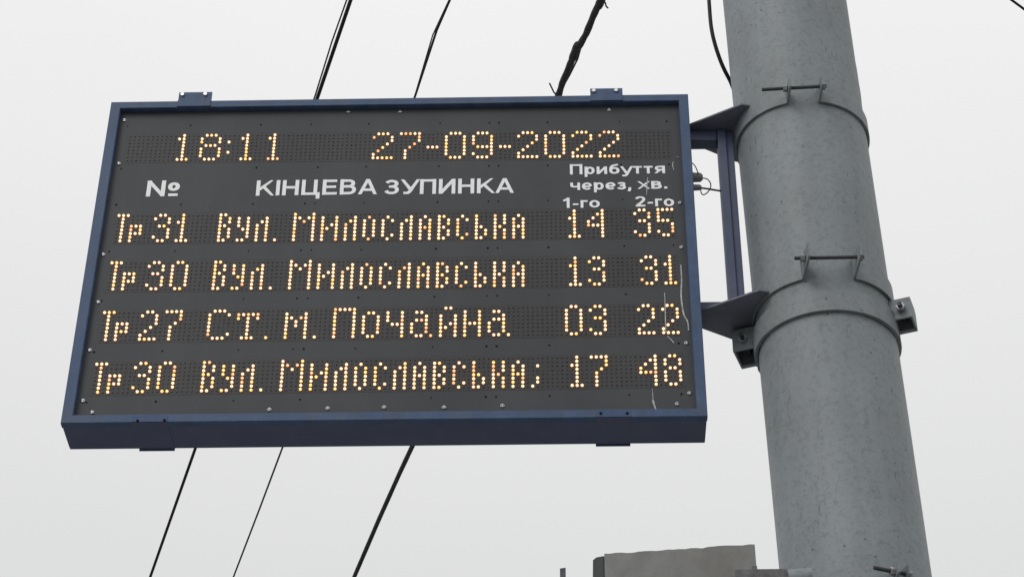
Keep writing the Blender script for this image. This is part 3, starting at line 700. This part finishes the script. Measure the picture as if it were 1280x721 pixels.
arm = empty('cabinet_clamp', pole_pt(0, 0, 3.70), 'grimy steel arm and strap clamp holding the grey beige box to the pole', 'clamp')
ya = PY - 0.185
a0 = atY(919, 710.5, ya); a1 = atY(986, 708, ya); a2 = atY(1014, 708.5, ya)
bm = bmesh.new(); box(bm, a0.x, a1.x, ya, ya + 0.008, a0.z - 0.05, a0.z, 0.0015); box(bm, a0.x, a1.x, ya + 0.0082, ya + 0.03, a0.z - 0.05, a0.z - 0.044)
link('arm_bar', bm, M_RUST, arm)
bm = bmesh.new(); tube(bm, [Vector((a1.x - 0.003, ya + 0.012, a0.z - 0.018)), Vector((a2.x, ya + 0.014, a0.z - 0.014))], 0.020, 18); link('arm_end_pipe', bm, M_CLAMP, arm, smooth=True, loc=(a1.x, ya, a0.z))
bm = bmesh.new(); prism(bm, [(a1.x, ya + 0.03), (a2.x - 0.004, ya + 0.03), (a2.x - 0.004, PY - 0.130), (a1.x, PY - 0.10)], a0.z - 0.05, a0.z - 0.03); link('arm_saddle', bm, M_CLAMP, arm)
bm = bmesh.new(); q1 = atY(942, 703, ya); box(bm, q1.x - 0.002, q1.x + 0.007, ya + 0.009, ya + 0.03, a0.z + 0.0, q1.z, 0.001); link('arm_hook', bm, M_RUST, arm)
z3 = atY(1117, 718, PY - 0.15).z - 0.020
strap_clamp(arm, z3 - 0.004, z3 + 0.040, 17, 25.5, 0.05, 12, taper=0.012, rodl=0.045, rodr=0.006)

# thin post tip left of the cabinet
tp = atY(703.5, 710.5, 0.35)
bm = bmesh.new(); c = Vector((tp.x, 0.35, 0))
prism(bm, [(c.x - 0.006, .348), (c.x + 0.006, .348), (c.x + 0.006, .354), (c.x - 0.006, .354)], 0, tp.z, 0.0)
for v_ in bm.verts:
    if v_.co.z > 1 and v_.co.x > c.x: v_.co.z += 0.002
o = link('thin_post', bm, M_STEEL, loc=(c.x, .35, 0)); tag(o, 'tip of a thin flat steel post, just left of the grey beige box', 'post')

# ------------------------------------------------------------------ black cable round the pole
def pl_pt(deg, r, z): return pole_pt(deg, r, z)
z_a = atY(912, 100, PY).z
pts = [atY(884, -120, 0.02), atY(884.5, -40, 0.02), atY(886.5, 5, 0.03), atY(890, 40, 0.04), atY(899, 72, 0.06), atY(911, 98, 0.09),
       pole_pt(-135, prad(5) + 0.008, atY(912, 112, 0.12).z), pole_pt(180, prad(5) + 0.008, z_a + 0.03), pole_pt(130, prad(5) + 0.006, z_a + 0.045),
       pole_pt(103, prad(5) + 0.0035, atY(1072, 62, PY).z), pole_pt(97, prad(5) + 0.0036, atY(1075, 100, PY).z), pole_pt(100, prad(5) + 0.0036, atY(1082, 135, PY).z), pole_pt(115, prad(5) + 0.004, atY(1084, 200, PY).z),
       pole_pt(130, prad(5) + 0.004, atY(1084, 330, PY).z)]
c_ = cable('black_cable', pts, 0.0046, None, n=10, steps=10)
tag(c_, 'black cable sagging beside the top of the pole and passing behind it', 'cable')

# ------------------------------------------------------------------ overhead lines
ZW = 8.2
def line_pts(pxs, z=ZW, ext0=9.0, ext1=14.0, wob=0.0):
    P = [atZ(x, y, z) for x, y in pxs]
    a = P[0] + (P[0] - P[1]).normalized() * ext0; b = P[-1] + (P[-1] - P[-2]).normalized() * ext1
    a.z += 0.0; return [a] + P + [b]
def densify(P, n):
    res = []
    for a, b in zip(P, P[1:]):
        for k in range(n): res.append(a.lerp(b, k / n))
    return res + [P[-1]]
def over(name, P, r, mt, parent=None, label=None, cat=None, group=None, n=10):
    bm = bmesh.new(); tube(bm, P, r, n); o = link(name, bm, mt, parent, smooth=True)
    if label: tag(o, label, cat, group)
    return o
# left pair: thick cable with a thin wire twisted loosely beside it
over('overhead_cable', line_pts([(438.5, 0), (398.3, 118), (243.5, 562), (188, 720)]), 0.0085, M_RUBBER, None, 'thickest smooth black overhead cable, leftmost of the lines crossing behind the board', 'cable')
over('overhead_wire', line_pts([(433.5, 0), (415, 52), (394.5, 118), (243, 562), (189, 718)], ZW + 0.03), 0.0036, M_RUBBER, None, 'thin black wire hugging the left side of the leftmost overhead cable', 'wire')
over('overhead_wire', line_pts([(562.5, 0), (546, 38), (519, 120), (353.5, 558), (325, 634), (292, 720)]), 0.0052, M_RUBBER, None, 'single thin black wire crossing behind the middle of the board', 'wire')
over('overhead_wire', line_pts([(561.5, 0), (541, 44), (518.5, 120), (353.8, 558), (325, 634), (292, 720)], ZW + 0.02), 0.0030, M_RUBBER, None, 'very fine wire twisted around the single thin wire behind the middle of the board', 'wire')
over('overhead_wire', [atZ(1150, -95, ZW)] + line_pts([(1264, 0), (1281, 12.5)], ZW, 0.1, 8.0)[1:], 0.0055, M_RUBBER, None, 'short black wire cutting the top right corner of the view', 'wire')
# right bundle
bp_ = [(756, -12), (749, 4), (741, 22), (733, 42), (724, 58), (718, 68), (712, 82), (703, 104), (698, 120), (516, 556), (500, 590), (474, 648), (443, 720)]
P = densify(line_pts(bp_), 6)
bun = empty('cable_bundle', P[len(P) // 2], 'ragged taped bundle of dark overhead cables with loose ends, rightmost behind the board', 'cable bundle')
rs = [(0.0150 * (0.94 + 0.12 * math.sin(i_ * 0.5) ** 2 + random.uniform(-0.03, 0.03))) if i_ < 58 else 0.0135 * random.uniform(0.96, 1.04) for i_ in range(len(P))]
over('main_cable', P, rs, M_GREYRUB, bun)
P2 = line_pts([(757, -12), (744, 22), (739, 36), (727, 56), (722, 74), (712, 94), (703, 110), (699, 119), (515.5, 556), (499.5, 590), (473.5, 648), (443, 720)], ZW + 0.02)
over('thin_strand', P2, 0.0042, M_RUBBER, bun)
for x, y in ((719, 65), (752, -1)):
    p0 = atZ(x, y, ZW); d = (atZ(x + 8, y - 20, ZW) - p0).normalized()
    bm = bmesh.new(); tube(bm, [p0 - d * 0.05, p0 - d * 0.03, p0, p0 + d * 0.03, p0 + d * 0.05], [0.016, 0.019, 0.0185, 0.020, 0.016], 10)
    link('tape_wrap', bm, M_GREYRUB, bun, smooth=True, loc=p0)
over('loose_end', [atZ(697, 121, ZW), atZ(692, 115, ZW - .01), atZ(687, 104.5, ZW - .02)], 0.0036, M_RUBBER, bun, n=8)
over('loose_end', [atZ(754, -1, ZW), atZ(757, 5, ZW - .01), atZ(757.5, 8, ZW - .02), atZ(760, 10.5, ZW - .02)], 0.0036, M_RUBBER, bun, n=8)
